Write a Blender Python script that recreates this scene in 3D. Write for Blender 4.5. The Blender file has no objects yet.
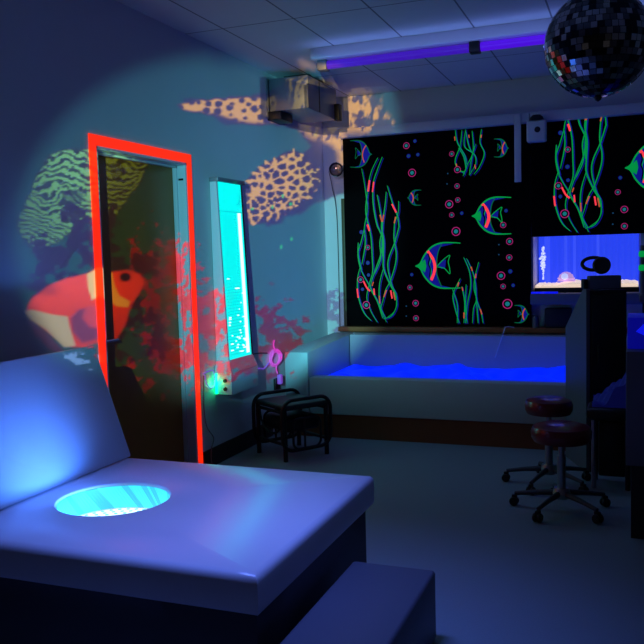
import bpy, bmesh, math, random
import numpy as np
from mathutils import Vector, Matrix
random.seed(7)
S = bpy.context.scene
COL = S.collection
PI = math.pi

# ------------------------------------------------------------------ camera
FPX, YAW, PIT, ROL = 806.0, 0.3704, 0.0799, -0.0270
EYE = np.array([0.0, 0.0, 1.45])
def axes():
    f = np.array([-math.sin(YAW)*math.cos(PIT), math.cos(YAW)*math.cos(PIT), -math.sin(PIT)])
    r = np.array([math.cos(YAW), math.sin(YAW), 0.0]); u = np.cross(r, f)
    c, s = math.cos(ROL), math.sin(ROL)
    return c*r + s*u, -s*r + c*u, f
RT, UP, FW = axes()
cam = bpy.data.objects.new('camera', bpy.data.cameras.new('camera'))
COL.objects.link(cam)
cam.data.sensor_width = 36; cam.data.lens = FPX/644*36; cam.data.clip_start = 0.02
cam.matrix_world = Matrix(((RT[0], UP[0], -FW[0], EYE[0]), (RT[1], UP[1], -FW[1], EYE[1]), (RT[2], UP[2], -FW[2], EYE[2]), (0, 0, 0, 1)))
S.camera = cam
def on(px, py, ax, v):
    """survey of the photo: the point seen at a pixel that lies on a known wall, floor or level"""
    d = FW + RT*(px-322)/FPX - UP*(py-322)/FPX
    return EYE + d*(v-EYE[ax])/d[ax]

# ------------------------------------------------------------------ materials
def lin(c):
    return tuple(((v/255)/12.92 if v/255 <= .04045 else ((v/255+.055)/1.055)**2.4) for v in c)
def mat(name, srgb, rough=.5, metal=0., emit=None, estr=1., var=.12, scale=30., bump=0., spec=.5, coat=0.):
    m = bpy.data.materials.new(name); m.use_nodes = True
    nt = m.node_tree; b = nt.nodes['Principled BSDF']
    c = lin(srgb)
    tc = nt.nodes.new('ShaderNodeTexCoord'); nz = nt.nodes.new('ShaderNodeTexNoise')
    nz.inputs['Scale'].default_value = scale; nz.inputs['Detail'].default_value = 4
    nt.links.new(tc.outputs['Object'], nz.inputs['Vector'])
    mx = nt.nodes.new('ShaderNodeMix'); mx.data_type = 'RGBA'
    mx.inputs[6].default_value = tuple(v*(1-var) for v in c)+(1,)
    mx.inputs[7].default_value = tuple(min(1, v*(1+var)) for v in c)+(1,)
    nt.links.new(nz.outputs['Fac'], mx.inputs[0]); nt.links.new(mx.outputs[2], b.inputs['Base Color'])
    b.inputs['Roughness'].default_value = rough; b.inputs['Metallic'].default_value = metal
    b.inputs['Specular IOR Level'].default_value = spec
    b.inputs['Coat Weight'].default_value = coat
    if emit:
        b.inputs['Emission Color'].default_value = lin(emit)+(1,); b.inputs['Emission Strength'].default_value = estr
    if bump:
        bp = nt.nodes.new('ShaderNodeBump'); bp.inputs['Strength'].default_value = bump; bp.inputs['Distance'].default_value = .01
        nt.links.new(nz.outputs['Fac'], bp.inputs['Height']); nt.links.new(bp.outputs['Normal'], b.inputs['Normal'])
    return m
M = {}
M['wall'] = mat('painted_wall', (205, 208, 212), .6, var=.04, scale=3, bump=.05)
M['wood_dark'] = mat('dark_wood_skirting', (52, 36, 30), .5, scale=12)
M['plinth'] = mat('brown_wood_plinth', (120, 62, 30), .5, scale=9)
M['sill'] = mat('varnished_wood_sill', (150, 92, 55), .4, scale=14)
M['vinyl'] = mat('white_vinyl', (205, 206, 215), .34, var=.02, scale=4, bump=.03, spec=.8)
M['vinyl_grey'] = mat('grey_vinyl', (84, 86, 98), .5, var=.03, scale=6)
M['pad'] = mat('pale_pad_vinyl', (175, 185, 190), .5, var=.04, scale=5, bump=.03)
M['base'] = mat('charcoal_base', (62, 64, 74), .6, var=.05, scale=12)
M['door'] = mat('brown_door_veneer', (165, 108, 32), .42, var=.12, scale=5)
M['white'] = mat('white_gloss_paint', (215, 220, 226), .4, var=.03)
M['orange'] = mat('fluorescent_orange_tape', (255, 60, 10), .5, emit=(255, 38, 6), estr=1.0)
M['steel'] = mat('brushed_steel', (165, 170, 175), .28, .85, var=.08, scale=40)
M['zinc'] = mat('galvanised_sheet', (135, 142, 150), .42, .45, var=.1, scale=14)
M['legs'] = mat('dull_metal', (80, 82, 88), .5, .6)
M['chrome'] = mat('chrome', (200, 200, 205), .15, 1.)
M['black'] = mat('black_plastic', (14, 14, 16), .45)
M['cane'] = mat('black_lacquered_cane', (16, 18, 18), .45, scale=60)
M['cushion'] = mat('dark_green_cushion', (28, 40, 40), .55)
M['red'] = mat('dark_red_vinyl', (110, 18, 28), .3, coat=.4)
M['teal'] = mat('lit_water_panel', (40, 160, 160), .3, emit=(0, 238, 228), estr=1.1)
M['tealdark'] = mat('lit_water_ripple', (40, 140, 150), .3, emit=(0, 205, 205), estr=.9)
M['tealwhite'] = mat('screen_white_glint', (220, 255, 255), .3, emit=(200, 255, 252), estr=1.6)
M['green_led'] = mat('green_led', (40, 200, 120), .3, emit=(0, 255, 150), estr=3.)
M['uv'] = mat('ultraviolet_tube', (60, 20, 140), .3, emit=(72, 12, 205), estr=1.0)
M['uv_dim'] = mat('ultraviolet_tube_dim', (60, 20, 140), .3, emit=(58, 20, 165), estr=.9)
M['well'] = mat('lit_well_fabric', (60, 170, 190), .5, emit=(62, 222, 230), estr=.85)
M['well_fold'] = mat('lit_well_fold_shade', (40, 120, 160), .5, emit=(56, 200, 218), estr=.85)
M['led'] = mat('led_disc', (240, 255, 255), .4, emit=(235, 252, 250), estr=1.35)
M['led_dot'] = mat('led_dot', (140, 220, 230), .4, emit=(110, 205, 220), estr=.8)
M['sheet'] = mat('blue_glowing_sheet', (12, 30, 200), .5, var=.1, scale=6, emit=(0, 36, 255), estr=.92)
M['blindblack'] = mat('black_blind_cloth', (5, 5, 7), .9, spec=.05)
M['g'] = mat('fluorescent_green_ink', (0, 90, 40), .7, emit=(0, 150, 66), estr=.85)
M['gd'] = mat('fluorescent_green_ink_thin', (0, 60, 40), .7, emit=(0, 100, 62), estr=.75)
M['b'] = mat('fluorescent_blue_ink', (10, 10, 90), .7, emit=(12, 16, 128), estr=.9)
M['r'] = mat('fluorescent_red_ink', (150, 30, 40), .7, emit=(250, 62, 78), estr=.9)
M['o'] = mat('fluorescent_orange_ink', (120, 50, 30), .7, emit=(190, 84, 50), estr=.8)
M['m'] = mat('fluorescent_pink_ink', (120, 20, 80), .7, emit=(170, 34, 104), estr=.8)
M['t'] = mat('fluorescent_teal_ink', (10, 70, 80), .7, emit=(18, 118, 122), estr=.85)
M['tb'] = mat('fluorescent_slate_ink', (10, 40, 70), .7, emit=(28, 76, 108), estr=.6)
M['tankglass'] = mat('tank_backlight', (30, 40, 160), .5, emit=(40, 70, 232), estr=.95)
M['tankfold'] = mat('tank_backlight_pale', (60, 70, 180), .5, emit=(54, 82, 236), estr=.95)
M['gravel'] = mat('lit_gravel', (220, 190, 160), .8, scale=90, emit=(250, 222, 200), estr=.85, bump=.6)  # tank light on gravel, bubbles and shell put in as emission
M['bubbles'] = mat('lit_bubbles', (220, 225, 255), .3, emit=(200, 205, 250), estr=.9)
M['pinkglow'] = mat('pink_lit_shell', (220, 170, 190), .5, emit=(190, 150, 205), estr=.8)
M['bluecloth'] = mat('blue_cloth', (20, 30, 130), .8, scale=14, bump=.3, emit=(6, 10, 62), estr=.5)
M['blueglow'] = mat('blue_lit_panel', (10, 10, 120), .4, emit=(4, 6, 120), estr=.9)
M['bluehot'] = mat('blue_lit_panel_bright', (20, 30, 200), .4, emit=(14, 24, 235), estr=.9)
M['cabgrey'] = mat('grey_laminate', (96, 99, 110), .5, var=.05)
M['dark'] = mat('dark_laminate', (20, 20, 24), .6)
M['violetcord'] = mat('violet_lit_cord', (150, 120, 200), .5, emit=(120, 70, 210), estr=.55)  # emission stands in for violet light falling on cord and plug
M['greycord'] = mat('grey_cord', (95, 90, 95), .5)
M['pinkcord'] = mat('pink_lit_cord', (200, 110, 200), .5, emit=(205, 70, 200), estr=.6)  # pink light on the coil is given as its own emission
M['lens'] = mat('lamp_lens', (170, 150, 140), .15, .6)

def floor_mat():
    m = mat('speckled_vinyl_floor', (128, 140, 148), .55, var=.14, scale=140)
    return m
def ceiling_mat():
    m = mat('ceiling_tiles', (205, 208, 212), .7, var=.04, scale=8)
    nt = m.node_tree; b = nt.nodes['Principled BSDF']; src = b.inputs['Base Color'].links[0].from_socket
    tc = nt.nodes.new('ShaderNodeTexCoord'); br = nt.nodes.new('ShaderNodeTexBrick')
    br.offset = 0; br.inputs['Scale'].default_value = 1; br.inputs['Mortar Size'].default_value = .006
    br.inputs['Brick Width'].default_value = .5; br.inputs['Row Height'].default_value = 1.6
    br.inputs['Color1'].default_value = br.inputs['Color2'].default_value = (1, 1, 1, 1); br.inputs['Mortar'].default_value = (.25, .25, .28, 1)
    nt.links.new(tc.outputs['Object'], br.inputs['Vector'])
    mx = nt.nodes.new('ShaderNodeMix'); mx.data_type = 'RGBA'; mx.blend_type = 'MULTIPLY'; mx.inputs[0].default_value = 1
    nt.links.new(src, mx.inputs[6]); nt.links.new(br.outputs['Color'], mx.inputs[7]); nt.links.new(mx.outputs[2], b.inputs['Base Color'])
    return m
M['floor'] = floor_mat(); M['ceiling'] = ceiling_mat()

# ------------------------------------------------------------------ mesh helpers
class MB:
    """collects shapes into one mesh with material slots"""
    def __init__(s): s.bm = bmesh.new(); s.mats = []
    def slot(s, m):
        if m not in s.mats: s.mats.append(m)
        return s.mats.index(m)
    def _fin(s, faces, m, smooth=False):
        i = s.slot(m) if m else 0
        for f in faces: f.material_index = i; f.smooth = smooth
    def box(s, a, b, m=None, bev=0., seg=2, mtx=None):
        t = bmesh.new()
        vs = [t.verts.new((x, y, z)) for x in (a[0], b[0]) for y in (a[1], b[1]) for z in (a[2], b[2])]
        for f in ((0, 1, 3, 2), (4, 6, 7, 5), (0, 4, 5, 1), (2, 3, 7, 6), (0, 2, 6, 4), (1, 5, 7, 3)): t.faces.new([vs[i] for i in f])
        if bev: bmesh.ops.bevel(t, geom=list(t.edges), offset=bev, segments=seg, profile=.5, affect='EDGES')
        return s.merge(t, m, bool(bev), mtx)
    def prism(s, pts, h0, h1, axis, m=None, bev=0., mtx=None):
        """polygon in the plane normal to an axis, pushed from h0 to h1"""
        t = bmesh.new()
        def p(u, v, h): return {0: (h, u, v), 1: (u, h, v), 2: (u, v, h)}[axis]
        A = [t.verts.new(p(u, v, h0)) for u, v in pts]; B = [t.verts.new(p(u, v, h1)) for u, v in pts]
        n = len(pts); t.faces.new(A); t.faces.new(B[::-1])
        for i in range(n): t.faces.new((A[i], B[i], B[(i+1) % n], A[(i+1) % n]))
        bmesh.ops.recalc_face_normals(t, faces=t.faces)
        if bev: bmesh.ops.bevel(t, geom=list(t.edges), offset=bev, segments=2, profile=.5, affect='EDGES')
        return s.merge(t, m, bool(bev), mtx)
    def merge(s, t, m, smooth, mtx=None):
        bmesh.ops.recalc_face_normals(t, faces=t.faces)
        if mtx is not None: t.transform(mtx)
        mp = {v: s.bm.verts.new(v.co) for v in t.verts}
        fs = []
        for f in t.faces:
            try: fs.append(s.bm.faces.new([mp[v] for v in f.verts]))
            except ValueError: pass
        s._fin(fs, m, smooth); t.free(); return s
    def tube(s, pts, r, m=None, n=8, closed=False, cap=True):
        P = [Vector(p) for p in pts]; L = len(P); rings = []; up = None
        for i in range(L):
            if closed: d = P[(i+1) % L]-P[i-1]
            else: d = P[min(i+1, L-1)]-P[max(i-1, 0)]
            d.normalize()
            if up is None: up = d.orthogonal().normalized()
            up = (up - d*up.dot(d)); up = up.normalized() if up.length > 1e-5 else d.orthogonal().normalized()
            w = d.cross(up); rr = r[i] if isinstance(r, (list, tuple)) else r
            rings.append([s.bm.verts.new(P[i]+(up*math.cos(k*2*PI/n)+w*math.sin(k*2*PI/n))*rr) for k in range(n)])
        fs = []
        for i in range(L if closed else L-1):
            A, B = rings[i], rings[(i+1) % L]
            for k in range(n): fs.append(s.bm.faces.new((A[k], A[(k+1) % n], B[(k+1) % n], B[k])))
        if cap and not closed: fs.append(s.bm.faces.new(rings[0][::-1])); fs.append(s.bm.faces.new(rings[-1]))
        s._fin(fs, m, True); return s
    def lathe(s, prof, c=(0, 0, 0), n=32, m=None, mtx=None, smooth=True):
        t = bmesh.new(); rings = []
        for r, z in prof:
            if r < 1e-6: rings.append([t.verts.new((c[0], c[1], c[2]+z))])
            else: rings.append([t.verts.new((c[0]+r*math.cos(k*2*PI/n), c[1]+r*math.sin(k*2*PI/n), c[2]+z)) for k in range(n)])
        for A, B in zip(rings, rings[1:]):
            for k in range(n):
                q = [A[k % len(A)], A[(k+1) % len(A)], B[(k+1) % len(B)], B[k % len(B)]]
                q = [v for i, v in enumerate(q) if v not in q[:i]]
                if len(q) > 2:
                    try: t.faces.new(q)
                    except ValueError: pass
        return s.merge(t, m, smooth, mtx)
    def poly(s, pts, m=None):
        s._fin([s.bm.faces.new([s.bm.verts.new(p) for p in pts])], m); return s
    def build(s, name, m=None, parent=None, smooth_angle=35):
        me = bpy.data.meshes.new(name); s.bm.normal_update(); s.bm.to_mesh(me); s.bm.free()
        for k in (s.mats or [m]): me.materials.append(k)
        o = bpy.data.objects.new(name, me); COL.objects.link(o)
        if parent is not None:
            o.parent = parent; o.matrix_parent_inverse = parent.matrix_world.inverted()
        if any(p.use_smooth for p in me.polygons): me.set_sharp_from_angle(angle=math.radians(smooth_angle))
        return o
def thing(name, label, cat, loc=(0, 0, 0), group=None, kind=None):
    o = bpy.data.objects.new(name, None); COL.objects.link(o); o.location = loc; o.empty_display_size = .1
    o.matrix_world = Matrix.Translation(loc)
    return tag(o, label, cat, group, kind)
def tag(o, label=None, cat=None, group=None, kind=None):
    if label: o['label'] = label
    if cat: o['category'] = cat
    if group: o['group'] = group
    if kind: o['kind'] = kind
    return o
def smooth_path(pts, n=8):
    P = [np.array(p, float) for p in pts]; out = []
    for i in range(len(P)-1):
        p0, p1, p2, p3 = P[max(i-1, 0)], P[i], P[i+1], P[min(i+2, len(P)-1)]
        for k in range(n):
            t = k/n
            out.append(.5*((2*p1)+(-p0+p2)*t+(2*p0-5*p1+4*p2-p3)*t*t+(-p0+3*p1-3*p2+p3)*t**3))
    out.append(P[-1]); return out

# ------------------------------------------------------------------ the room
WX, BY, CZ = -2.78, 7.31, 2.95
Y0, Y1, DZ = 3.765, 4.745, 2.105          # door opening in the left wall
tag(MB().box((-3.0, -2.6, -.1), (3.6, 7.9, 0)).build('floor', M['floor']), 'grey speckled vinyl floor of the dark room', 'floor', kind='structure')
tag(MB().box((-3.0, -2.6, CZ), (3.6, 7.9, CZ+.1)).build('ceiling', M['ceiling']), 'tiled ceiling washed in dim blue light', 'ceiling', kind='structure')
w = MB()
w.box((-2.9, -2.6, 0), (WX, Y0, CZ)); w.box((-2.9, Y1, 0), (WX, BY, CZ)); w.box((-2.9, Y0, DZ), (WX, Y1, CZ))
tag(w.build('wall_left', M['wall']), 'pale painted wall with the door in it', 'wall', kind='structure')
NX0, NX1, NZ0, NZ1 = -.83, .05, 1.0, 1.6    # niche of the fish tank
w = MB()
w.box((-2.9, BY, 0), (NX0, BY+.1, CZ)); w.box((NX1, BY, 0), (3.6, BY+.1, CZ))
w.box((NX0, BY, 0), (NX1, BY+.1, NZ0)); w.box((NX0, BY, NZ1), (NX1, BY+.1, CZ))
w.box((NX0-.1, BY+.45, NZ0-.1), (NX1+.1, BY+.55, NZ1+.1)); w.box((NX0-.1, BY+.1, NZ0-.1), (NX1+.1, BY+.45, NZ0)); w.box((NX0-.1, BY+.1, NZ1), (NX1+.1, BY+.45, NZ1+.1))
w.box((NX0-.1, BY+.1, NZ0), (NX0, BY+.45, NZ1)); w.box((NX1, BY+.1, NZ0), (NX1+.1, BY+.45, NZ1))
tag(w.build('wall_back', M['wall']), 'pale end wall behind the blinds and the tank', 'wall', kind='structure')
tag(MB().box((3.5, -2.6, 0), (3.6, BY, CZ)).build('wall_right', M['wall']), 'pale side wall of the room', 'wall', kind='structure')
b = MB(); b.box((WX, -2.6, 0), (WX+.014, Y0-.06, .13), bev=.004); b.box((WX, Y1+.06, 0), (WX+.014, 5.95, .13), bev=.004)
tag(b.build('baseboard_left', M['wood_dark']), 'dark wooden baseboard along the door wall', 'baseboard', kind='structure')
b = MB(); b.box((-2.62, 7.16, .745), (.3, BY, .79), bev=.006)
tag(b.build('trim_1', M['sill']), 'varnished wooden sill under the long blind', 'sill', kind='structure')
b = MB(); b.box((-2.59, 7.25, .79), (-2.56, BY, 2.0), bev=.003)
tag(b.build('trim_2', mat('olive_trim', (70, 66, 36), .5)), 'thin olive side trim beside the long blind', 'trim', kind='structure')

# door
d = thing('door_1', 'brown door set in a white frame edged with glowing orange tape', 'door', (WX, 4.25, 0), kind='structure')
b = MB(); b.box((-2.895, Y0+.02, .01), (-2.868, Y1-.02, DZ-.02), bev=.002)
b.build('door_leaf', M['door'], d)
b = MB()
b.box((-2.9, Y0, 0), (WX+.004, Y0+.022, DZ), bev=.003); b.box((-2.9, Y1-.022, 0), (WX+.004, Y1, DZ), bev=.003); b.box((-2.9, Y0, DZ-.022), (WX+.004, Y1, DZ), bev=.003)
b.box((-2.868, Y1-.037, 0), (-2.838, Y1-.022, DZ-.022), bev=.002); b.box((-2.868, Y0+.022, 0), (-2.838, Y0+.037, DZ-.022), bev=.002); b.box((-2.868, Y0+.02, DZ-.037), (-2.838, Y1-.02, DZ-.022), bev=.002)
b.build('door_frame', M['white'], d)
b = MB(); t = .054
b.box((WX, Y0-t, 0), (WX+.008, Y0+.004, DZ+t)); b.box((WX, Y1-.004, 0), (WX+.008, Y1+t, DZ+t)); b.box((WX, Y0+.004, DZ-.004), (WX+.008, Y1-.004, DZ+t))
tag(b.build('tape_border', M['orange'], d), 'glowing orange tape border')
b = MB(); b.box((-2.868, Y0+.055, .9), (-2.862, Y0+.1, 1.1), bev=.003); b.tube([(-2.865, Y0+.078, 1.0), (-2.835, Y0+.078, 1.0), (-2.83, Y0+.085, 1.0), (-2.83, Y0+.2, 1.0)], .009)
b.build('door_handle', M['steel'], d)
b = MB(); b.box((-2.83, Y1-.026, 1.985), (-2.795, Y1-.0215, 1.998))
b.build('strike_plate', M['dark'], d)

# ------------------------------------------------------------------ the light bed
HC, HR, BZ = (-1.965, 2.675), .225, .5
bx0, bx1, by0, by1 = -2.74, -1.055, 2.12, 3.29
bed = thing('light_bed', 'white padded bed with a raised backrest and a glowing round light well', 'bed', (-1.9, 2.7, 0))
b = MB(); b.box((bx0+.03, by0+.05, 0), (bx1-.03, by1-.03, .37), bev=.006)
b.build('bed_base', M['base'], bed)
mb = MB(); bm = mb.bm
corner_angles = [math.atan2(y-HC[1], x-HC[0]) for x in (bx0, bx1) for y in (by0, by1)]
ang = sorted([k*2*PI/96-PI for k in range(96)]+corner_angles)
def rect_pt(a, ins, z):
    dx, dy = math.cos(a), math.sin(a); ts = []
    if abs(dx) > 1e-9: ts.append(((bx1 if dx > 0 else bx0)-HC[0])/dx)
    if abs(dy) > 1e-9: ts.append(((by1 if dy > 0 else by0)-HC[1])/dy)
    t = min(v for v in ts if v > 0); x, y = HC[0]+dx*t, HC[1]+dy*t
    return (min(max(x, bx0+ins), bx1-ins), min(max(y, by0+ins), by1-ins), z)
loops = [[bm.verts.new((HC[0]+math.cos(a)*HR, HC[1]+math.sin(a)*HR, .385)) for a in ang],
         [bm.verts.new((HC[0]+math.cos(a)*HR, HC[1]+math.sin(a)*HR, BZ-.006)) for a in ang],
         [bm.verts.new((HC[0]+math.cos(a)*(HR+.006), HC[1]+math.sin(a)*(HR+.006), BZ)) for a in ang]]
for ins, z in ((.03, BZ), (.012, BZ-.005), (.002, BZ-.016), (0, BZ-.03), (0, .385), (.004, .374), (.02, .37)):
    loops.append([bm.verts.new(rect_pt(a, ins, z)) for a in ang])
fs = []
for A, B in zip(loops, loops[1:]):
    for k in range(len(ang)): fs.append(bm.faces.new((A[k], A[(k+1) % len(ang)], B[(k+1) % len(ang)], B[k])))
fs.append(bm.faces.new(loops[-1]))
bmesh.ops.recalc_face_normals(bm, faces=bm.faces)
for f in fs: f.smooth = True
mb.build('mattress', M['vinyl'], bed, 60)
# backrest: a wedge leaning on the wall
u = Vector((-2.48+2.29, 0, 1.05-.5)).normalized()
h = .58; nrm = Vector((-u.z, 0, u.x))
p0 = Vector((-2.29, 0, .503)); q = [p0, p0+u*h, p0+u*h+nrm*.13, p0+nrm*.13+Vector((0, 0, .075))]
b = MB(); b.prism([(p.x, p.z) for p in q], by0, by1-.01, 1, bev=.012)
b.build('backrest', M['vinyl'], bed)
b = MB(); b.prism([(-2.36, .503), (-2.46, .78), (-2.6, 1.02), (-2.7, .9), (-2.7, .503)], by0+.12, by1-.14, 1)
b.build('backrest_support', M['base'], bed)
# light well inside the hole
n = 96; b = MB()
ri = HR-.003; zb = .392
for k in range(n):
    a0, a1 = k*2*PI/n, (k+1)*2*PI/n; sh = .16
    P = lambda a, z, s: (HC[0]+math.cos(a+s)*ri, HC[1]+math.sin(a+s)*ri, z)
    m_ = M['well_fold'] if (k % 9 < 2 or (k % 17 in (4, 5))) else M['well']  # wall glow and darker fold streaks painted into the emission
    b.poly([P(a0, zb, -sh), P(a1, zb, -sh), P(a1, BZ-.012, sh), P(a0, BZ-.012, sh)][::-1], m_)
lw = b.build('light_well', None, bed); lw['label'] = 'cyan lit wall of the well'
b = MB(); b.lathe([(0, 0), (ri-.001, 0), (ri-.001, .004), (0, .004)], (HC[0], HC[1], zb-.008), 64, M['led'])
for rr in (.207, .18, .153):
    for k in range(int(rr*175)):
        a = k*2*PI/int(rr*175)
        b.lathe([(0, .001), (.009, .001), (.009, 0)], (HC[0]+rr*math.cos(a), HC[1]+rr*math.sin(a), zb-.004), 8, M['led_dot'])
b.build('light_disc', None, lw)['label'] = 'white disc of small lamps'

# grey padded step at the foot of the bed
b = MB(); b.box((-1.02, 1.9, .004), (-.69, 2.89, .27), bev=.015, seg=3)
tag(b.build('padded_step', M['vinyl_grey']), 'low dark grey padded block on the floor against the bed foot', 'step')

# ------------------------------------------------------------------ bubble wall panel
pan = thing('bubble_panel', 'tall glowing teal bubble water panel mounted on the wall by the door', 'light panel', (WX, 5.2, .5))
ya, yb = 5.05, 5.445; zt, zbm = 2.0, .74
def px_(z): return WX+.055+(zt-z)/(zt-zbm)*.045       # its face leans back towards the top
b = MB()
def face_pt(y, z, o=0.): return (px_(z)+o, y, z)
b.prism([(WX+.004, zbm), (px_(zbm), zbm), (px_(zt), zt), (WX+.004, zt)], ya, ya+.018, 1)
b.build('side_rail', M['white'], pan)['label'] = 'white side rail'
b = MB(); b.prism([(WX+.004, zbm), (px_(zbm), zbm), (px_(zt), zt), (WX+.004, zt)], yb-.018, yb, 1)
b.build('side_rail', M['dark'], pan)['label'] = 'dark side rail'
b = MB(); b.box((WX+.004, ya-.012, zt), (WX+.075, yb+.012, zt+.03), bev=.004)
b.build('top_cap', M['zinc'], pan)
b = MB(); rnd = random.Random(3)
b.poly([face_pt(ya+.018, zbm, -.004), face_pt(yb-.018, zbm, -.004), face_pt(yb-.018, zt, -.004), face_pt(ya+.018, zt, -.004)], M['teal'])
z = zbm+.03
while z < 1.78:
    y0_ = ya+.03+rnd.random()*.02
    b.poly([face_pt(y0_, z, -.002), face_pt(yb-.12, z, -.002), face_pt(yb-.12, z+.006, -.002), face_pt(y0_, z+.006, -.002)], M['tealdark']); z += .022
b.poly([face_pt(ya+.02, 1.79, -.002), face_pt(yb-.02, 1.79, -.002), face_pt(yb-.02, 1.802, -.002), face_pt(ya+.02, 1.802, -.002)], M['tealdark'])
b.poly([face_pt(yb-.1, zbm+.02, -.001), face_pt(yb-.05, zbm+.02, -.001), face_pt(yb-.05, 1.79, -.001), face_pt(yb-.1, 1.79, -.001)], M['tealwhite'])  # glowing white band stands in for a light tube's reflection
for _ in range(34):
    zz = zbm+.03+rnd.random()**1.6*.55; yy = ya+.04+rnd.random()*.24; ww = .015+rnd.random()*.04
    b.poly([face_pt(yy, zz, -.001), face_pt(yy+ww, zz, -.001), face_pt(yy+ww*.8, zz+.008, -.001), face_pt(yy+ww*.1, zz+.01, -.001)], M['tealwhite'])
b.build('water_screen', None, pan)['label'] = 'bright teal water screen'
# moon emblem near the top of the screen
b = MB(); cy, cz, R0 = ya+.3, 1.89, .045
arc = [(cy+R0*math.cos(a), cz+R0*math.sin(a)) for a in np.linspace(-2.1, 1.4, 14)]+[(cy-.016+R0*.86*math.cos(a), cz+.006+R0*.86*math.sin(a)) for a in np.linspace(1.25, -1.95, 14)]
b.poly([face_pt(y, z, -.0005) for y, z in arc], M['tealdark']); b.build('moon_emblem', None, pan)
# base box: a sloped lid over a square box
bf = WX+.14
b = MB(); b.box((WX+.004, 5.01, .5), (bf, 5.44, .655), bev=.004)
t = bmesh.new()
lo = [(WX+.004, 5.01), (bf, 5.01), (bf, 5.44), (WX+.004, 5.44)]; hi = [(WX+.004, 5.05), (WX+.105, 5.05), (WX+.105, 5.43), (WX+.004, 5.43)]
A = [t.verts.new((x, y, .655)) for x, y in lo]; B = [t.verts.new((x, y, .74)) for x, y in hi]
t.faces.new(A); t.faces.new(B)
for i in range(4): t.faces.new((A[i], A[(i+1) % 4], B[(i+1) % 4], B[i]))
b.merge(t, None, False)
base = b.build('base_box', M['vinyl'], pan)
b = MB(); b.box((WX+.012, 4.998, .505), (WX+.028, 5.01, .65)); b.build('led_strip', M['green_led'], base)['label'] = 'green glowing strip'
for zz in (.6, .54):
    b = MB(); b.lathe([(0, .012), (.012, .012), (.014, 0), (0, 0)], n=16, mtx=Matrix.Translation((WX+.09, 5.01, zz)) @ Matrix.Rotation(PI/2, 4, 'X'))
    b.build('knob', M['black'], base)
ld = bpy.data.lights.new('led_glow', 'POINT'); ld.energy = .25; ld.color = lin((0, 255, 150)); ld.shadow_soft_size = .03
lo_ = bpy.data.objects.new('led_glow', ld); COL.objects.link(lo_); lo_.location = (WX+.03, 4.96, .58)

# cords near the panel
def cord(name, label, pts, m, r=.0045, n=8, parent=None):
    o = MB().tube(smooth_path(pts, n), r, m, 6).build(name, None, parent)
    if parent is not None: o['label'] = label; return o
    return tag(o, label, 'cord')
x_ = WX+.012
coil = [(x_+.012+.006*math.sin(k*1.7), 6.02+(.1+.025*math.sin(k*.31))*math.cos(k*.73), .635+(.06+.012*math.sin(k*.4))*math.sin(k*.73)) for k in range(44)]
cord('looped_cord', 'pink lit cord coiled on the wall between the panel and the pool', [(x_, 6.03, .78), (x_, 6.02, .72)]+coil+[(x_+.01, 6.03, .56), (x_+.01, 6.05, .5)], M['pinkcord'], .006, 4)
cord('power_cord', 'violet lit cord', [(x_, 5.45, .6), (x_, 5.5, .565), (x_+.005, 5.6, .555), (x_+.005, 5.7, .59), (x_+.005, 5.8, .575), (x_+.01, 5.885, .61)], M['violetcord'], .006, 8, pan)
cord('panel_cord', 'thin black cord', [(x_, 5.45, .715), (x_, 5.7, .71), (x_, 5.885, .69)], M['black'], .004, 8, pan)
t_ = thing('wall_plug', 'violet lit plug in a black wall socket above the cane stool', 'plug', (WX, 6.07, .42))
MB().box((WX+.001, 6.01, .36), (WX+.02, 6.11, .46), bev=.004).build('socket_plate', M['black'], t_)
MB().box((WX+.02, 6.04, .41), (WX+.055, 6.085, .49), bev=.008).build('plug_body', M['violetcord'], t_)
cord('loop_cord', 'violet lit looped cord', [(x_, 4.86, .66), (x_, 4.88, .6), (x_, 4.93, .56), (x_, 4.99, .57), (x_+.004, 4.98, .67), (x_+.004, 4.9, .68), (x_, 4.84, .67)], M['violetcord'], .0045, 8, pan)
cord('mains_cord', 'thin grey hanging cord', [(x_, 4.845, .66), (x_, 4.83, .45), (x_, 4.86, .3), (x_, 4.95, .2), (x_+.02, 4.88, .14), (x_+.03, 4.86, .05), (x_+.06, 4.88, .006)], M['greycord'], .004, 8, pan)

# ------------------------------------------------------------------ cane stool
ang_ = math.atan2(-.2, .3)
st = thing('cane_stool', 'black cane stool with looped sides and a dark green seat', 'stool', (-2.37, 5.43, 0))
MX = Matrix.Translation((-2.37, 5.43, 0)) @ Matrix.Rotation(ang_, 4, 'Z')
def loc(x, y, z): return tuple(MX @ Vector((x, y, z)))
hw, hd = .2, .21
def rrect(x, y0, y1, z0, z1, r, n=6):
    pts = []
    for cy, cz, a0 in ((y1-r, z1-r, 0), (y0+r, z1-r, PI/2), (y0+r, z0+r, PI), (y1-r, z0+r, 1.5*PI)):
        pts += [loc(x, cy+r*math.cos(a0+k*PI/2/n), cz+r*math.sin(a0+k*PI/2/n)) for k in range(n+1)]
    return pts
for sx in (-1, 1):
    MB().tube(rrect(sx*hw, -hd, hd, .075, .44, .09), .014, None, 10, closed=True).build('side_loop', M['cane'], st)
    lp = MB().tube(rrect(sx*hw, -hd+.09, hd-.09, .08, .3, .05), .009, None, 8, closed=True)
    lp.tube([loc(sx*hw, -.02, .08), loc(sx*hw, -.02, .3)], .008); lp.build('inner_loop', M['cane'], st)
    for sy in (-1, 1):
        MB().tube([loc(sx*(hw-.015), sy*(hd-.03), .0), loc(sx*(hw-.015), sy*(hd-.03), .38)], .017, None, 10).build('leg', M['cane'], st)
b = MB().box((-hw-.005, -hd+.02, .365), (hw+.005, hd-.02, .405), bev=.015, seg=3, mtx=MX); b.build('seat', M['cushion'], st)
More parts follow.
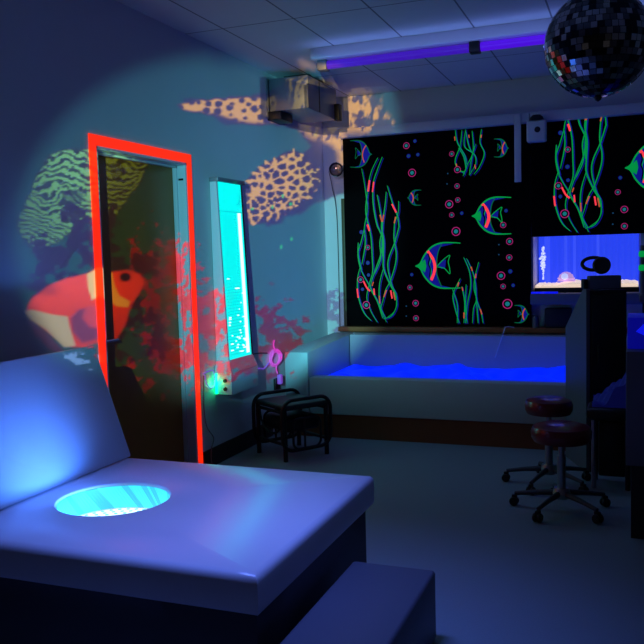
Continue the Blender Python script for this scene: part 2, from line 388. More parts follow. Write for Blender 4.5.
for zz, nm in ((.35, 'seat_rail'), (.12, 'stretcher')):
    for sy in (-1, 1): MB().tube([loc(-hw, sy*(hd-.03), zz), loc(hw, sy*(hd-.03), zz)], .012).build(nm, M['cane'], st)
ar = []
for k in range(13):
    a = PI*k/12; ar.append(loc(-(hw-.04)*math.cos(a), -(hd-.03), .34-.16*math.sin(a)))
MB().tube(ar, .009).build('arched_brace', M['cane'], st)
MB().box((-hw+.04, -hd+.06, .195), (hw-.04, hd-.06, .3), bev=.03, seg=3, mtx=MX).build('under_shelf', M['black'], st)

# ------------------------------------------------------------------ padded pool with a glowing sheet
pool = thing('padded_pool', 'padded pool surround with a brown wooden plinth under the blind', 'pool', (-1.2, 6.5, 0))
b = MB(); b.box((-2.45, 5.98, .19), (.45, 6.12, .487), bev=.012); b.build('front_pad', M['pad'], pool)
b = MB(); b.prism([(5.98, .19), (5.98, .69), (7.15, .74), (7.15, .19)], -2.66, -2.455, 0, bev=.012); b.build('side_pad', M['pad'], pool)
b = MB(); b.box((-2.45, 7.0, .19), (.45, 7.15, .735), bev=.01); b.build('back_pad', M['pad'], pool)
b = MB(); b.box((.45, 5.98, .19), (.6, 7.15, .7), bev=.012); b.build('side_pad', M['pad'], pool)
b = MB(); b.box((-2.64, 6.0, 0), (.58, 7.1, .19)); b.build('plinth', M['plinth'], pool)
def sheet():
    nx, ny = 150, 48; x0, x1, y0, y1 = -2.44, .44, 6.13, 6.99
    rng = np.random.default_rng(5)
    X, Y = np.meshgrid(np.linspace(x0, x1, nx), np.linspace(y0, y1, ny))
    Z = np.full_like(X, .472)
    for k in range(26):
        a = rng.normal(.35, .5); f = 6+rng.random()*18; Z += .0095/f**.2*np.sin((X*math.cos(a)+Y*math.sin(a)*1.4)*f+rng.random()*6+.8*np.sin(X*2.1+k))
    Z += .002*np.exp(-((X+1.4)/.6)**2)
    Z[:, 0] -= .0
    edge = np.minimum(1, np.minimum(X-x0, x1-X)/.15)*np.minimum(1, np.minimum(Y-y0, y1-Y)/.08)
    Z = .445+(Z-.445)*np.clip(edge, 0, 1)
    bm = bmesh.new(); V = [[bm.verts.new((X[j, i], Y[j, i], Z[j, i])) for i in range(nx)] for j in range(ny)]
    for j in range(ny-1):
        for i in range(nx-1): bm.faces.new((V[j][i], V[j][i+1], V[j+1][i+1], V[j+1][i])).smooth = True
    # turn the edge down so that the cover has thickness
    ring = [V[0][i] for i in range(nx)]+[V[j][nx-1] for j in range(1, ny)]+[V[ny-1][i] for i in range(nx-2, -1, -1)]+[V[j][0] for j in range(ny-2, 0, -1)]
    low = [bm.verts.new((v.co.x, v.co.y, .195)) for v in ring]
    for k in range(len(ring)): bm.faces.new((ring[k], low[k], low[(k+1) % len(ring)], ring[(k+1) % len(ring)]))
    mb = MB(); mb.bm.free(); mb.bm = bm; return mb.build('crumpled_sheet', M['sheet'])
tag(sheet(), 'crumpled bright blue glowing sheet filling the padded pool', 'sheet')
cord('thin_cord', 'thin pale cord trailing from the sill into the pool', [tuple(on(px, py, 1, yy)) for px, py, yy in ((514, 327.5, 7.14), (506, 327, 7.1), (503, 334, 6.98), (499, 346, 6.97), (495, 358, 6.96))], M['white'], .005)

# ------------------------------------------------------------------ printed blinds
PY = 7.235
def W(px, py): p = on(px, py, 1, PY); return (p[0], p[2])
cA = lambda x, y: (340+x*.1552, 130+y*.1552)
cB = lambda x, y: (340+x*.163, 225+y*.163)
cC = lambda x, y: (420+x*.1863, 120+y*.1863)
cD = lambda x, y: (420+x*.1863, 225+y*.1863)
c3 = lambda x, y: (330+x*.3571, 100+y*.3571)
shapes = []                    # (material key, convex outline in wall x,z)
def stroke(f, pts, wpx, k, taper=True):
    P = [np.array(W(*f(*p))) for p in pts]
    P = smooth_path(P, 6); n = len(P); wm = wpx*.82*.009/2
    for i in range(n-1):
        d = P[i+1]-P[i]; L = np.linalg.norm(d)
        if L < 1e-6: continue
        nn = np.array([-d[1], d[0]])/L; e = d/L*.002
        s0 = wm*(1 if not taper else .45+.55*math.sin(PI*(i/n*.9+.08))); s1 = wm*(1 if not taper else .45+.55*math.sin(PI*((i+1)/n*.9+.08)))
        shapes.append((k, [tuple(P[i]+nn*s0-e), tuple(P[i]-nn*s0-e), tuple(P[i+1]-nn*s1+e), tuple(P[i+1]+nn*s1+e)]))
def bubble(x, y, r, dim=False):
    c = np.array(W(*c3(x, y))); r = r*.3571*.009
    circ = lambda q: [tuple(c+q*np.array([math.cos(a), math.sin(a)])) for a in np.linspace(0, 2*PI, 20, endpoint=False)]
    if r > .012 and not dim: shapes.append(('m', circ(r*1.05))); shapes.append(('k', circ(r*.84))); shapes.append(('b', circ(r*.72))); shapes.append(('t', circ(r*.5)))
    elif r > .012: shapes.append(('b', circ(r))); shapes.append(('tb', circ(r*.65)))
    else: shapes.append(('tb', circ(r)))
def fish(nx, ny, L, H, flip=1, dim=False):
    def f(u, v): return c3(nx+flip*u*L, ny+v*H)
    top = [(0, 0), (.1, -.12), (.2, -.5), (.36, -.85), (.56, -1.02), (.8, -1.04), (1, -1.02)]
    bot = [(u, -v*.95) for u, v in top]
    body_b = [(.58, -.96), (.5, -.6), (.47, -.1), (.48, .4), (.58, .9)]
    kb, kg, kr = 'b', 'gd' if dim else 'g', 'o' if dim else 'r'
    T = [(.2, -.46), (.36, -.8), (.55, -.94)]
    vv = np.linspace(-.99, .99, 15)
    xl = lambda v: float(np.interp(abs(v), [0, .12, .5, .85, .97, 1.02], [.01, .1, .2, .36, .48, .56]))
    xr = lambda v: float(np.interp(abs(v), [0, .1, .6, .85, .93, 1.0], [.465, .47, .5, .56, .66, .9]))
    for v0, v1 in zip(vv, vv[1:]):       # blue body between the outline and its curved back edge
        shapes.append((kb, [W(*f(xl(v0)+.01, v0)), W(*f(xr(v0)-.01, v0)), W(*f(xr(v1)-.01, v1)), W(*f(xl(v1)+.01, v1))]))
    lw = 1.5 if L > 60 else 1.0
    stroke(f, top, lw*1.3, kg); stroke(f, bot, lw*1.3, kg)
    stroke(f, body_b, lw*.8, 'gd', False)
    if L > 60:
        shapes.append(('g', [W(*f(.03, 0)), W(*f(.13, -.16)), W(*f(.21, -.3)), W(*f(.24, 0)), W(*f(.21, .28)), W(*f(.13, .16))]))
        stroke(f, [(.28, -.55), (.31, -.35), (.29, -.1), (.33, .15), (.31, .5)], lw, 'k', False)
        stroke(f, [(.3, -.5), (.34, -.3), (.31, -.05), (.35, .2), (.33, .52)], lw*.6, 'g', False)
    stroke(f, [(.27, -.66), (.38, -.35), (.43, .0), (.41, .32), (.35, .62)], lw*(2.3 if L > 60 else 1.3), kr, False)
    shapes.append((kb, [W(*f(.48, -.04)), W(*f(.6, -.24)), W(*f(.68, -.3)), W(*f(.66, .1)), W(*f(.58, .12))]))
    stroke(f, [(.48, 0), (.6, -.25), (.76, -.48), (.73, -.2), (.76, .1), (.76, .34), (.64, .1), (.48, .04)], lw*.7, 'gd' if dim else 'g', False)
G = 1.2
def weed(f, pts, w=G, k='g', halo=True):
    if halo: stroke(f, [(x+(9 if f in (cA, cB) else 6), y+6) for x, y in pts], w*.9, 'b')
    stroke(f, pts, w, k)
def AB(a, b_): return [cA(*p) for p in a]+[cB(*p) for p in b_]
ident = lambda x, y: (x, y)
def weed2(pts, w=G):
    stroke(ident, [(x+1.3, y+1) for x, y in pts], w*.85, 'b'); stroke(ident, pts, w, 'g')
weed2(AB([(140, 250), (155, 330), (168, 420), (176, 510), (160, 610)], [(148, 30), (128, 110), (110, 175), (122, 255), (145, 310), (185, 380), (215, 440), (250, 520), (285, 595)]))
weed2(AB([(243, 180), (205, 260), (185, 340), (172, 440), (166, 520), (175, 580)], [(180, 20), (192, 90), (198, 200), (200, 290), (178, 370), (165, 450), (190, 530), (228, 595)]), 1.4)
weed2(AB([(272, 175), (240, 260), (215, 340), (212, 440), (220, 520), (238, 610)], [(245, 40), (262, 90), (250, 180), (222, 260), (195, 340), (185, 400)]), 1.5)
weed2(AB([(240, 420), (255, 500), (268, 585)], [(255, 20), (268, 100), (266, 200), (268, 270), (300, 350), (335, 420), (348, 490), (318, 555), (270, 575)]), 1.6)
weed2(AB([(298, 400), (290, 490), (275, 590)], [(258, 40), (245, 110), (250, 200), (225, 270), (205, 310)]), 1.5)
weed2(AB([(305, 360), (325, 430), (348, 500), (372, 560), (380, 620)], [(360, 20), (335, 110), (300, 200), (295, 270), (318, 370), (345, 430), (340, 520), (290, 568)]), 1.4)
weed2(AB([(378, 460), (376, 530), (355, 590)], [(333, 20), (332, 90), (345, 170), (340, 240), (310, 340), (280, 400), (262, 470), (250, 510)]), 1.4)
weed2([cB(*p) for p in [(125, 255), (108, 330), (110, 420), (130, 500), (155, 550), (190, 585)]], 1.4)
weed2([cB(*p) for p in [(268, 260), (245, 350), (240, 430), (250, 510), (280, 570)]], 1.3)
weed2([cB(*p) for p in [(112, 110), (112, 190), (130, 270)]], 1.6); weed2([cB(*p) for p in [(150, 30), (155, 120), (135, 240)]], 1.4)
weed2([cB(*p) for p in [(190, 400), (230, 470), (262, 570)]], 1.5); weed2([cB(*p) for p in [(260, 70), (262, 190)]], 2.2)
for f, pts, w_ in ((cA, [(190, 325), (182, 395)], 2.2), (cA, [(218, 335), (210, 398)], 1.8), (cA, [(335, 478), (362, 530)], 2.), (cA, [(258, 548), (270, 590)], 1.7), (cA, [(282, 548), (274, 590)], 1.7),
                (cA, [(178, 610), (188, 640)], 1.9), (cB, [(168, 0), (180, 36)], 1.9), (cB, [(145, 345), (165, 385), (185, 405)], 2.), (cB, [(106, 392), (112, 445)], 2.), (cB, [(208, 390), (212, 428)], 1.8), (cB, [(205, 350), (198, 372)], 1.4),
                (cB, [(285, 400), (270, 440)], 1.6), (cB, [(312, 402), (320, 450)], 1.9), (cB, [(328, 412), (338, 460)], 1.6), (cB, [(242, 435), (245, 480)], 1.4), (cA, [(358, 560), (350, 600)], 1.5)):
    stroke(f, pts, w_, 'r' if w_ > 1.75 else 'o', False)
for p in ([(235, 175), (265, 250), (272, 330), (255, 420), (245, 525)], [(250, 180), (285, 260), (298, 330), (303, 400), (328, 470), (338, 525)], [(315, 200), (295, 280), (290, 340), (303, 400), (287, 450), (282, 525)],
          [(216, 288), (178, 370), (186, 440), (210, 525)], [(175, 345), (200, 430), (200, 525)], [(225, 330), (240, 420), (236, 525)], [(248, 320), (243, 430), (252, 525)], [(303, 410), (312, 525)]): weed(cD, p, 1.15)
for p in ([(208, 308), (203, 330)], [(226, 335), (230, 352)], [(275, 225), (280, 245)], [(300, 262), (298, 285)], [(324, 452), (332, 478)], [(236, 470), (236, 500)]): stroke(cD, p, 1.5, 'o', False)
for p in ([(190, 50), (200, 120), (240, 190), (250, 235)], [(225, 55), (215, 140), (190, 210), (197, 250), (240, 290)], [(245, 50), (238, 140), (288, 180), (300, 230), (270, 290)], [(280, 60), (285, 170), (252, 245), (232, 300)],
          [(330, 50), (322, 120), (345, 180), (320, 250), (290, 290)], [(300, 130), (280, 190), (265, 295)], [(245, 60), (262, 140), (285, 185)], [(207, 150), (235, 200), (245, 270), (210, 275)]): weed(cC, p, 1.1)
for p in ([(195, 235), (200, 255)], [(295, 240), (298, 262)], [(186, 90), (188, 110)], [(330, 80), (328, 95)], [(262, 80), (264, 95)]): stroke(cC, p, 1.2, 'o', False)
fish(240, 465, 125, 63); fish(398, 325, 109, 51); fish(117, 152, 60, 37, -1, True); fish(217, 274, 38, 21, 1, True); fish(557, 600, 40, 24, -1, True); fish(500, 135, 40, 25, -1, True)
for x, y, r in ((214, 128, 9), (230, 204, 11), (341, 151, 7), (357, 195, 9), (356, 241, 7), (334, 292, 11), (353, 368, 12), (485, 350, 8), (503, 396, 9), (502, 441, 8), (479, 492, 11), (485, 522, 7), (497, 571, 13), (224, 525, 7), (240, 569, 9), (241, 611, 8), (106, 413, 7), (86, 503, 9), (102, 574, 11), (358, 280, 7), (341, 322, 7)): bubble(x, y, r)
for x, y, r in ((220, 157, 6), (246, 153, 5), (238, 115, 5), (369, 317, 5), (493, 310, 5), (505, 480, 6), (513, 519, 5), (473, 405, 2), (473, 433, 2), (229, 489, 5), (214, 577, 2), (214, 605, 2), (330, 206, 2), (328, 235, 2), (88, 370, 6), (106, 456, 6), (108, 490, 5), (91, 530, 5)): bubble(x, y, r, True)

def clip(poly, ax, v, sgn):
    out = []
    for i in range(len(poly)):
        a, b_ = poly[i], poly[(i+1) % len(poly)]; da, db = sgn*(a[ax]-v), sgn*(b_[ax]-v)
        if da >= 0: out.append(a)
        if (da >= 0) != (db >= 0):
            t = da/(da-db); out.append((a[0]+(b_[0]-a[0])*t, a[1]+(b_[1]-a[1])*t))
    return out
def printed_cloth(x0, x1, z0, z1, dx, dz, parent):
    b = MB(); b.box((x0, PY, z0), (x1, PY+.012, z1), M['blindblack'])
    order = {'b': 0, 'gd': 1, 'g': 2, 'o': 3, 'r': 3, 'm': 4, 'k': 5, 'tb': 6, 't': 7}
    bub = 0
    for k, p in shapes:
        q = [(x+dx, z+dz) for x, z in p]
        for ax, v, sg in ((0, x0+.003, 1), (0, x1-.003, -1), (1, z0+.003, 1), (1, z1-.003, -1)):
            if len(q) > 2: q = clip(q, ax, v, sg)
        if len(q) < 3: continue
        bub += 1
        y = PY-.0006-.0006*order[k]-(.00000004*bub)
        b.poly([(x, y, z) for x, z in q], M['blindblack'] if k == 'k' else M[k])
    o = b.build('printed_cloth', None, parent); o['label'] = 'black cloth printed with glowing fish, weeds and bubbles'
    return o
bl = thing('roller_blind', 'long black blind printed with glowing fish, reaching down to the sill', 'blind', (-1.7, PY, .8), 'printed roller blinds')
printed_cloth(-2.553, -.838, .795, 2.56, 0, 0, bl)
MB().box((-2.565, 7.16, 2.55), (-.838, BY, 2.635), bev=.01).build('cassette', M['vinyl'], bl)
bl = thing('roller_blind', 'short black blind printed with glowing weeds, raised above the lit tank', 'blind', (.1, PY, 1.6), 'printed roller blinds')
SX, SZ = 1.80, .775
printed_cloth(-.834, 1.0, 1.578, 2.56, SX, SZ, bl)
MB().box((-.832, 7.16, 2.55), (1.1, BY, 2.635), bev=.01).build('cassette', M['vinyl'], bl)
b = MB().box((-.962, 7.14, 2.05), (-.905, 7.155, 2.62), bev=.004)
tag(b.build('hanging_strap', M['vinyl']), 'pale flat strap hanging between the two blinds', 'strap')
t_ = thing('wall_sensor', 'pale boxy sensor with a dark round eye between the blind tops', 'sensor', (-.77, 7.1, 2.45))
MB().box((-.85, 7.06, 2.37), (-.69, 7.15, 2.55), bev=.015, seg=3).build('sensor_body', M['vinyl'], t_)
MB().lathe([(0, .05), (.035, .045), (.055, .025), (.06, 0), (0, 0)], (-.77, 7.1, 2.55), 24).build('sensor_dome', M['black'], t_)
MB().lathe([(0, .01), (.018, .008), (.025, 0), (0, 0)], n=20, mtx=Matrix.Translation((-.76, 7.06, 2.47)) @ Matrix.Rotation(PI/2, 4, 'X')).build('sensor_eye', M['black'], t_)

# ------------------------------------------------------------------ wall spotlight
t_ = thing('pin_spot', 'small round metal spotlight on the wall by the long blind', 'spotlight', (-2.63, 7.25, 2.26))
mt = Matrix.Translation((-2.565, 7.07, 2.25)) @ Matrix.Rotation(math.radians(78), 4, 'X') @ Matrix.Rotation(math.radians(15), 4, 'Y')
MB().lathe([(0, -.07), (.035, -.065), (.06, -.02), (.066, .02), (.06, .022), (.05, .01)], mtx=mt, n=28).build('lamp_housing', M['black'], t_)
MB().lathe([(.05, .01), (.066, .024), (.068, .016)], mtx=mt, n=28).build('rim', M['chrome'], t_)
MB().lathe([(0, -.012), (.03, .0), (.05, .012)], mtx=mt, n=28).build('reflector', M['lens'], t_)
MB().box((-2.635, 7.07, 2.235), (-2.615, BY-.001, 2.265)).build('wall_mount', M['black'], t_)
MB().tube(smooth_path([(-2.655, 7.12, 2.25), (-2.655, 7.2, 2.1), (-2.65, 7.295, 1.8), (-2.65, 7.3, .75)], 6), .005, None, 6).build('lamp_cord', M['greycord'], t_)

# ------------------------------------------------------------------ metal box hanging from the ceiling
fy, byy = 6.08, 6.74
A_ = on(268.5, 76, 1, fy); B_ = on(308.5, 108, 1, fy); x0, x1 = A_[0], B_[0]; z1, z0 = min(CZ-.02, on(308.5, 74.5, 1, fy)[2]), B_[2]
prj = thing('projector_box', 'galvanised metal projector box mounted under the ceiling corner above the blind', 'projector', (x0/2+x1/2, 6.6, CZ))
b = MB(); b.box((x0, fy, z0), (x1, byy, z1), bev=.007); b.build('metal_case', M['zinc'], prj)
b = MB(); b.box((x1-.001, fy+.24, z0+.004), (x1+.004, fy+.25, z1-.004)); b.build('seam', M['dark'], prj)
b = MB(); b.prism([(x0-.002, z0-.06), (x0-.05, z0-.04), (x0-.058, z1+.005), (x0-.002, z1)], fy-.03, fy+.12, 1); b.build('end_plate', M['steel'], prj)
b = MB(); b.box((x0-.035, fy-.02, z0-.07), (x0+.11, fy+.22, z0-.002), bev=.007); b.build('lamp_clip', M['black'], prj)
b = MB(); b.box((x1-.004, byy-.06, z0-.01), (x1+.045, byy+.015, z0+.13), bev=.006); b.build('end_clip', M['black'], prj)
for yy in (fy+.2, byy-.2): MB().box((x0+.06, yy-.03, z1-.004), (x1-.06, yy+.03, CZ+.001)).build('mounting_foot', M['black'], prj)

# ------------------------------------------------------------------ ultraviolet strip light
uv = thing('strip_light', 'long violet ultraviolet strip light fixed across the ceiling', 'light', (-1., 5.62, CZ))
MB().box((-2.18, 5.52, 2.872), (.35, 5.72, CZ+.001), bev=.008).build('housing', M['vinyl'], uv)
for xa, xb, k in ((-2.1, -1.05, 'uv_dim'), (-.97, .25, 'uv')):
    tb = MB().tube([(xa, 5.6, 2.838), (xb, 5.6, 2.838)], .03, None, 14).build('tube', M[k], uv)
for xx in (-2.11, -1.01, .26): MB().box((xx-.035, 5.56, 2.8), (xx+.035, 5.64, 2.874), bev=.006).build('lamp_holder', M['black'] if xx > -2 else M['cabgrey'], uv)

# ------------------------------------------------------------------ mirror ball
ballc = Vector(on(598, 44, 1, 3.6)); R_ = .215
mbl = thing('mirror_ball', 'mirror ball of small square facets hanging from the ceiling', 'mirror ball', (ballc.x, ballc.y, CZ))
b = MB(); rnd = random.Random(11); nlat = 26
tile = [M['chrome'], mat('mirror_tile_grey', (120, 122, 130), .12, 1.), mat('mirror_tile_dark', (55, 56, 64), .15, 1.)]
b.lathe([(R_*.985*math.sin(PI*k/24), -R_*.985*math.cos(PI*k/24)) for k in range(25)], ballc, 36, M['dark'])
for i in range(1, nlat):
    th = PI*i/nlat; nn = max(5, int(2*PI*math.sin(th)*R_/(PI*R_/nlat)))
    for k in range(nn):
        a = 2*PI*k/nn
        nrm = Vector((math.sin(th)*math.cos(a), math.sin(th)*math.sin(a), math.cos(th)))
        e1 = Vector((-math.sin(a), math.cos(a), 0)); e2 = nrm.cross(e1)
        j = (e1*rnd.uniform(-.05, .05)+e2*rnd.uniform(-.05, .05)); nq = (nrm+j).normalized(); e1 = (e1-nq*e1.dot(nq)).normalized(); e2 = nq.cross(e1)
        s_ = PI*R_/nlat*.46; c_ = ballc+nrm*R_
        b.poly([c_+e1*s_+e2*s_, c_-e1*s_+e2*s_, c_-e1*s_-e2*s_, c_+e1*s_-e2*s_], rnd.choice(tile))
b.build('mirrored_shell', None, mbl)
MB().tube([ballc+Vector((0, 0, R_*.95)), (ballc.x, ballc.y, CZ-.06)], .006).build('hanging_rod', M['steel'], mbl)
MB().lathe([(0, -.07), (.045, -.07), (.05, 0.001), (0, 0.001)], (ballc.x, ballc.y, CZ), 20).build('motor', M['black'], mbl)
MB().lathe([(0, R_+.012), (.03, R_+.01), (.04, R_-.01)], ballc, 16).build('cap', M['chrome'], mbl)
MB().lathe([(.018, -R_+.004), (.012, -R_-.012), (0, -R_-.02)], ballc, 14).build('bottom_nut', M['dark'], mbl)

# ------------------------------------------------------------------ fish tank in its niche
tk = thing('fish_tank', 'long blue lit fish tank in the wall under the raised blind', 'fish tank', (-.4, 7.5, 1.12))
ty0, ty1, tz0, tz1 = 7.33, 7.66, 1.12, 1.585
g = bpy.data.materials.new('tank_glass'); g.use_nodes = True; nb = g.node_tree.nodes['Principled BSDF']
nb.inputs['Transmission Weight'].default_value = 1; nb.inputs['Roughness'].default_value = .02; nb.inputs['IOR'].default_value = 1.1; nb.inputs['Base Color'].default_value = (.85, .9, 1, 1)
MB().box((NX0+.01, ty0, tz0+.04), (NX1-.01, ty0+.008, tz1)).build('front_glass', g, tk)
b = MB(); nfold = 34
for k in range(nfold):
    xa = NX0+.012+(NX1-NX0-.024)*k/nfold; xb = NX0+.012+(NX1-NX0-.024)*(k+1)/nfold; yy = ty1-.012*(k % 2)
    yn = ty1-.012*((k+1) % 2)
    b.poly([(xa, yy, tz0), (xb, yn, tz0), (xb, yn, tz1), (xa, yy, tz1)], M['tankfold'] if k in (2, 3, 9, 12, 20) else M['tankglass'])
b.build('lit_backdrop', None, tk)
MB().box((NX0+.01, ty0-.01, 1.085), (NX1-.01, ty1, 1.13), bev=.004).build('tank_base', M['black'], tk)
def gravel():
    nx, ny = 60, 14; rng = np.random.default_rng(2); bm = bmesh.new(); V = []
    for j in range(ny):
        row = []
        for i in range(nx):
            x = NX0+.015+(NX1-NX0-.03)*i/(nx-1); y = ty0+.012+(ty1-.03-ty0-.012)*j/(ny-1)
            z = 1.148+.016*j/ny+.025*math.exp(-((x+.5)/.09)**2)+rng.normal(0, .004)+.018*math.exp(-((x+.05)/.08)**2)
            row.append(bm.verts.new((x, y, z)))
        V.append(row)
    for j in range(ny-1):
        for i in range(nx-1): bm.faces.new((V[j][i], V[j][i+1], V[j+1][i+1], V[j+1][i])).smooth = True
    low = [bm.verts.new((v.co.x, v.co.y, 1.131)) for v in V[0]]
    for i in range(nx-1): bm.faces.new((low[i], low[i+1], V[0][i+1], V[0][i]))
    m = MB(); m.bm.free(); m.bm = bm; o = m.build('gravel_bed', M['gravel'], tk); o['kind'] = 'stuff'
gravel()
b = MB(); rnd = random.Random(4)
bx_ = on(543, 255, 1, 7.5)[0]
for _ in range(70):
    z = rnd.uniform(1.2, 1.5); spread = .005+.018*math.exp(-((z-1.38)/.08)**2)
    r = rnd.uniform(.004, .008)+.008*math.exp(-((z-1.38)/.07)**2); c = (bx_+rnd.gauss(0, spread*.6), 7.5+rnd.gauss(0, spread*.6), z)
    b.lathe([(0, -r), (r*.8, -r*.6), (r, 0), (r*.8, r*.6), (0, r)], c, 8, M['bubbles'])
o = b.build('bubble_stream', None, tk); o['label'] = 'white stream of bubbles'; o['kind'] = 'stuff'
sc_ = on(566, 277, 1, 7.48)
b = MB(); b.lathe([(.075*math.cos(a)*(1+.12*math.cos(9*p)), .085*math.sin(a)) for a, p in ((k*PI/2/10, k) for k in range(11))], (sc_[0], 7.5, 1.18), 26)
tag(b.build('shell_ornament', M['pinkglow']), 'pink lit domed shell on the gravel of the tank', 'ornament')
b = MB(); b.lathe([(0, -.03), (.024, -.02), (.03, 0), (.024, .02), (0, .03)], (sc_[0]-.005, 7.4, 1.225), 14)
tag(b.build('white_pebble', M['bubbles']), 'bright white pebble in front of the pink shell in the tank', 'pebble')
# shelf below the tank, on the back wall
MBs = MB().box((-.826, 7.05, 1.0), (.4, BY, 1.09), bev=.005)
tag(MBs.build('tank_shelf', M['cabgrey']), 'grey wall shelf under the fish tank', 'shelf')
b = MB().box((-.82, 7.06, 1.092), (-.6, 7.09, 1.108), bev=.003)
tag(b.build('light_bar', M['bluehot']), 'thin blue light bar on the shelf under the tank', 'light bar')
b = MB().tube(smooth_path([(-.55, 7.1, 1.1), (-.45, 7.1, 1.125), (-.3, 7.12, 1.11), (-.2, 7.1, 1.1)], 6), .006, M['black'], 6)
b.build('tank_cord', None, tk)
b = MB().lathe([(0, .1), (.02, .1), (.028, .07), (.03, 0), (0, 0)], (-.8, 7.22, .79), 16, M['cabgrey'])
tag(b.build('small_bottle', None), 'small pale bottle on the sill end below the tank shelf', 'bottle')
b = MB().box((-.72, 7.17, .792), (-.5, 7.29, .96), bev=.01)
tag(b.build('speaker_box', M['dark']), 'dark box on the sill under the tank shelf', 'box')

# ------------------------------------------------------------------ tall desk cabinet on the right
cb = thing('tall_cabinet', 'tall dark cabinet with grey sloped side standing by the pool end', 'cabinet', (-.2, 5.6, 0))
CM = Matrix.Translation((-.287, 5.45, 0)) @ Matrix.Rotation(math.radians(22), 4, 'Z') @ Matrix.Diagonal((1.12, 1., 1., 1.))
b = MB(); b.prism([(0, 0), (0, 1.2), (.06, 1.2), (.42, .92), (.43, 0)], 0, .02, 0, mtx=CM); b.build('side_panel', M['cabgrey'], cb)
b = MB(); b.prism([(.004, 0), (.004, 1.192), (.06, 1.192), (.41, .91), (.42, 0)], .02, .235, 0, mtx=CM); b.build('cabinet_body', M['dark'], cb)
b = MB(); b.box((.03, -.012, .3), (.225, .004, 1.165), bev=.004, mtx=CM); b.build('door', M['black'], cb)
b = MB(); b.box((.06, -.03, .72), (.07, -.012, .84), bev=.003, mtx=CM); b.build('handle', M['dark'], cb)
b = MB(); b.box((.02, .0, 1.201), (.205, .058, 1.285), bev=.008, mtx=CM)
tag(b.build('control_box', M['cabgrey']), 'grey box standing on the tall dark cabinet', 'box')
b = MB(); b.box((-.014, .005, 1.201), (.014, .058, 1.265), bev=.006, mtx=CM)
tag(b.build('small_box', M['dark']), 'small dark box at the edge of the tall cabinet top', 'box')
hp = thing('headphones', 'dark headphones with padded band lying on the grey box', 'headphones', tuple(CM @ Vector((.1, .07, 1.29))))
c_ = CM @ Vector((.08, .03, 1.35))
b = MB(); b.tube([c_+Vector((-.03+.07*math.cos(a), .015*math.sin(a), .012+.04*math.sin(a))) for a in np.linspace(.3, 2*PI-.5, 22)], .012, None, 10); b.build('band', M['black'], hp)
for dz, dy, nm in ((.0, -.02, 'ear_cup'), (.0, .045, 'ear_cup')):
    mt = Matrix.Translation(c_+Vector((.02, dy, dz))) @ Matrix.Rotation(math.radians(80), 4, 'X')
    MB().lathe([(0, -.024), (.04, -.024), (.055, -.012), (.056, .008), (.045, .024), (.02, .02), (0, .02)], n=24, mtx=mt).build(nm, M['black'], hp)

# far table with blue things, blue lit box and grey side cupboard at the right edge
tb = thing('work_table', 'grey table top seen beyond the tall cabinet at the room side', 'table', (.45, 5.25, 0))
MB().box((.03, 5.0, 1.14), (.9, 5.5, 1.18), bev=.005).build('table_top', M['cabgrey'], tb)
for xx in (.07, .85):
    for yy in (5.05, 5.45): MB().box((xx-.02, yy-.02, 0), (xx+.02, yy+.02, 1.14)).build('leg', M['dark'], tb)
b = MB().box((.06, 5.12, 1.182), (.25, 5.3, 1.26), bev=.03, seg=3)
tag(b.build('blue_bag', M['bluecloth']), 'blue bag on the grey table beyond the cabinet', 'bag')
b = MB().tube([(.05, 5.06, 1.184), (.05, 5.06, 1.47)], .018, M['cabgrey'], 12)
b.lathe([(0, 0), (.03, 0), (.02, .012), (0, .012)], (.05, 5.06, 1.182), 16, M['cabgrey'])
lp = b.build('dotted_post', None); tag(lp, 'slim pale post with painted green reflections on the grey table', 'post')
for zz in (1.34, 1.42): MB().lathe([(.0185, -.018), (.026, -.01), (.026, .01), (.0185, .018)], (.05, 5.06, zz), 12).build('reflection_ring', M['g'], lp)  # glowing green rings imitate reflections on the post
sc = thing('side_cupboard', 'grey side cupboard on a dark base at the right edge', 'cupboard', (.25, 4.4, 0))
MB().box((-.035, 4.2, .38), (.6, 4.8, .95), bev=.005).build('cupboard_body', M['cabgrey'], sc)
MB().box((-.01, 4.24, 0), (.58, 4.78, .38)).build('plinth', M['black'], sc)
t_ = thing('light_box', 'dark blue glowing box standing on the grey side cupboard', 'light box', (.2, 4.45, .95))
MB().box((-.03, 4.3, .951), (.55, 4.6, 1.11), bev=.006).build('box_body', M['blueglow'], t_)
MB().prism([(.01, 1.04), (.06, 1.09), (.12, 1.08), (.1, .99), (.05, 1.02)], 4.292, 4.3, 1).build('bright_window', M['bluehot'], t_)

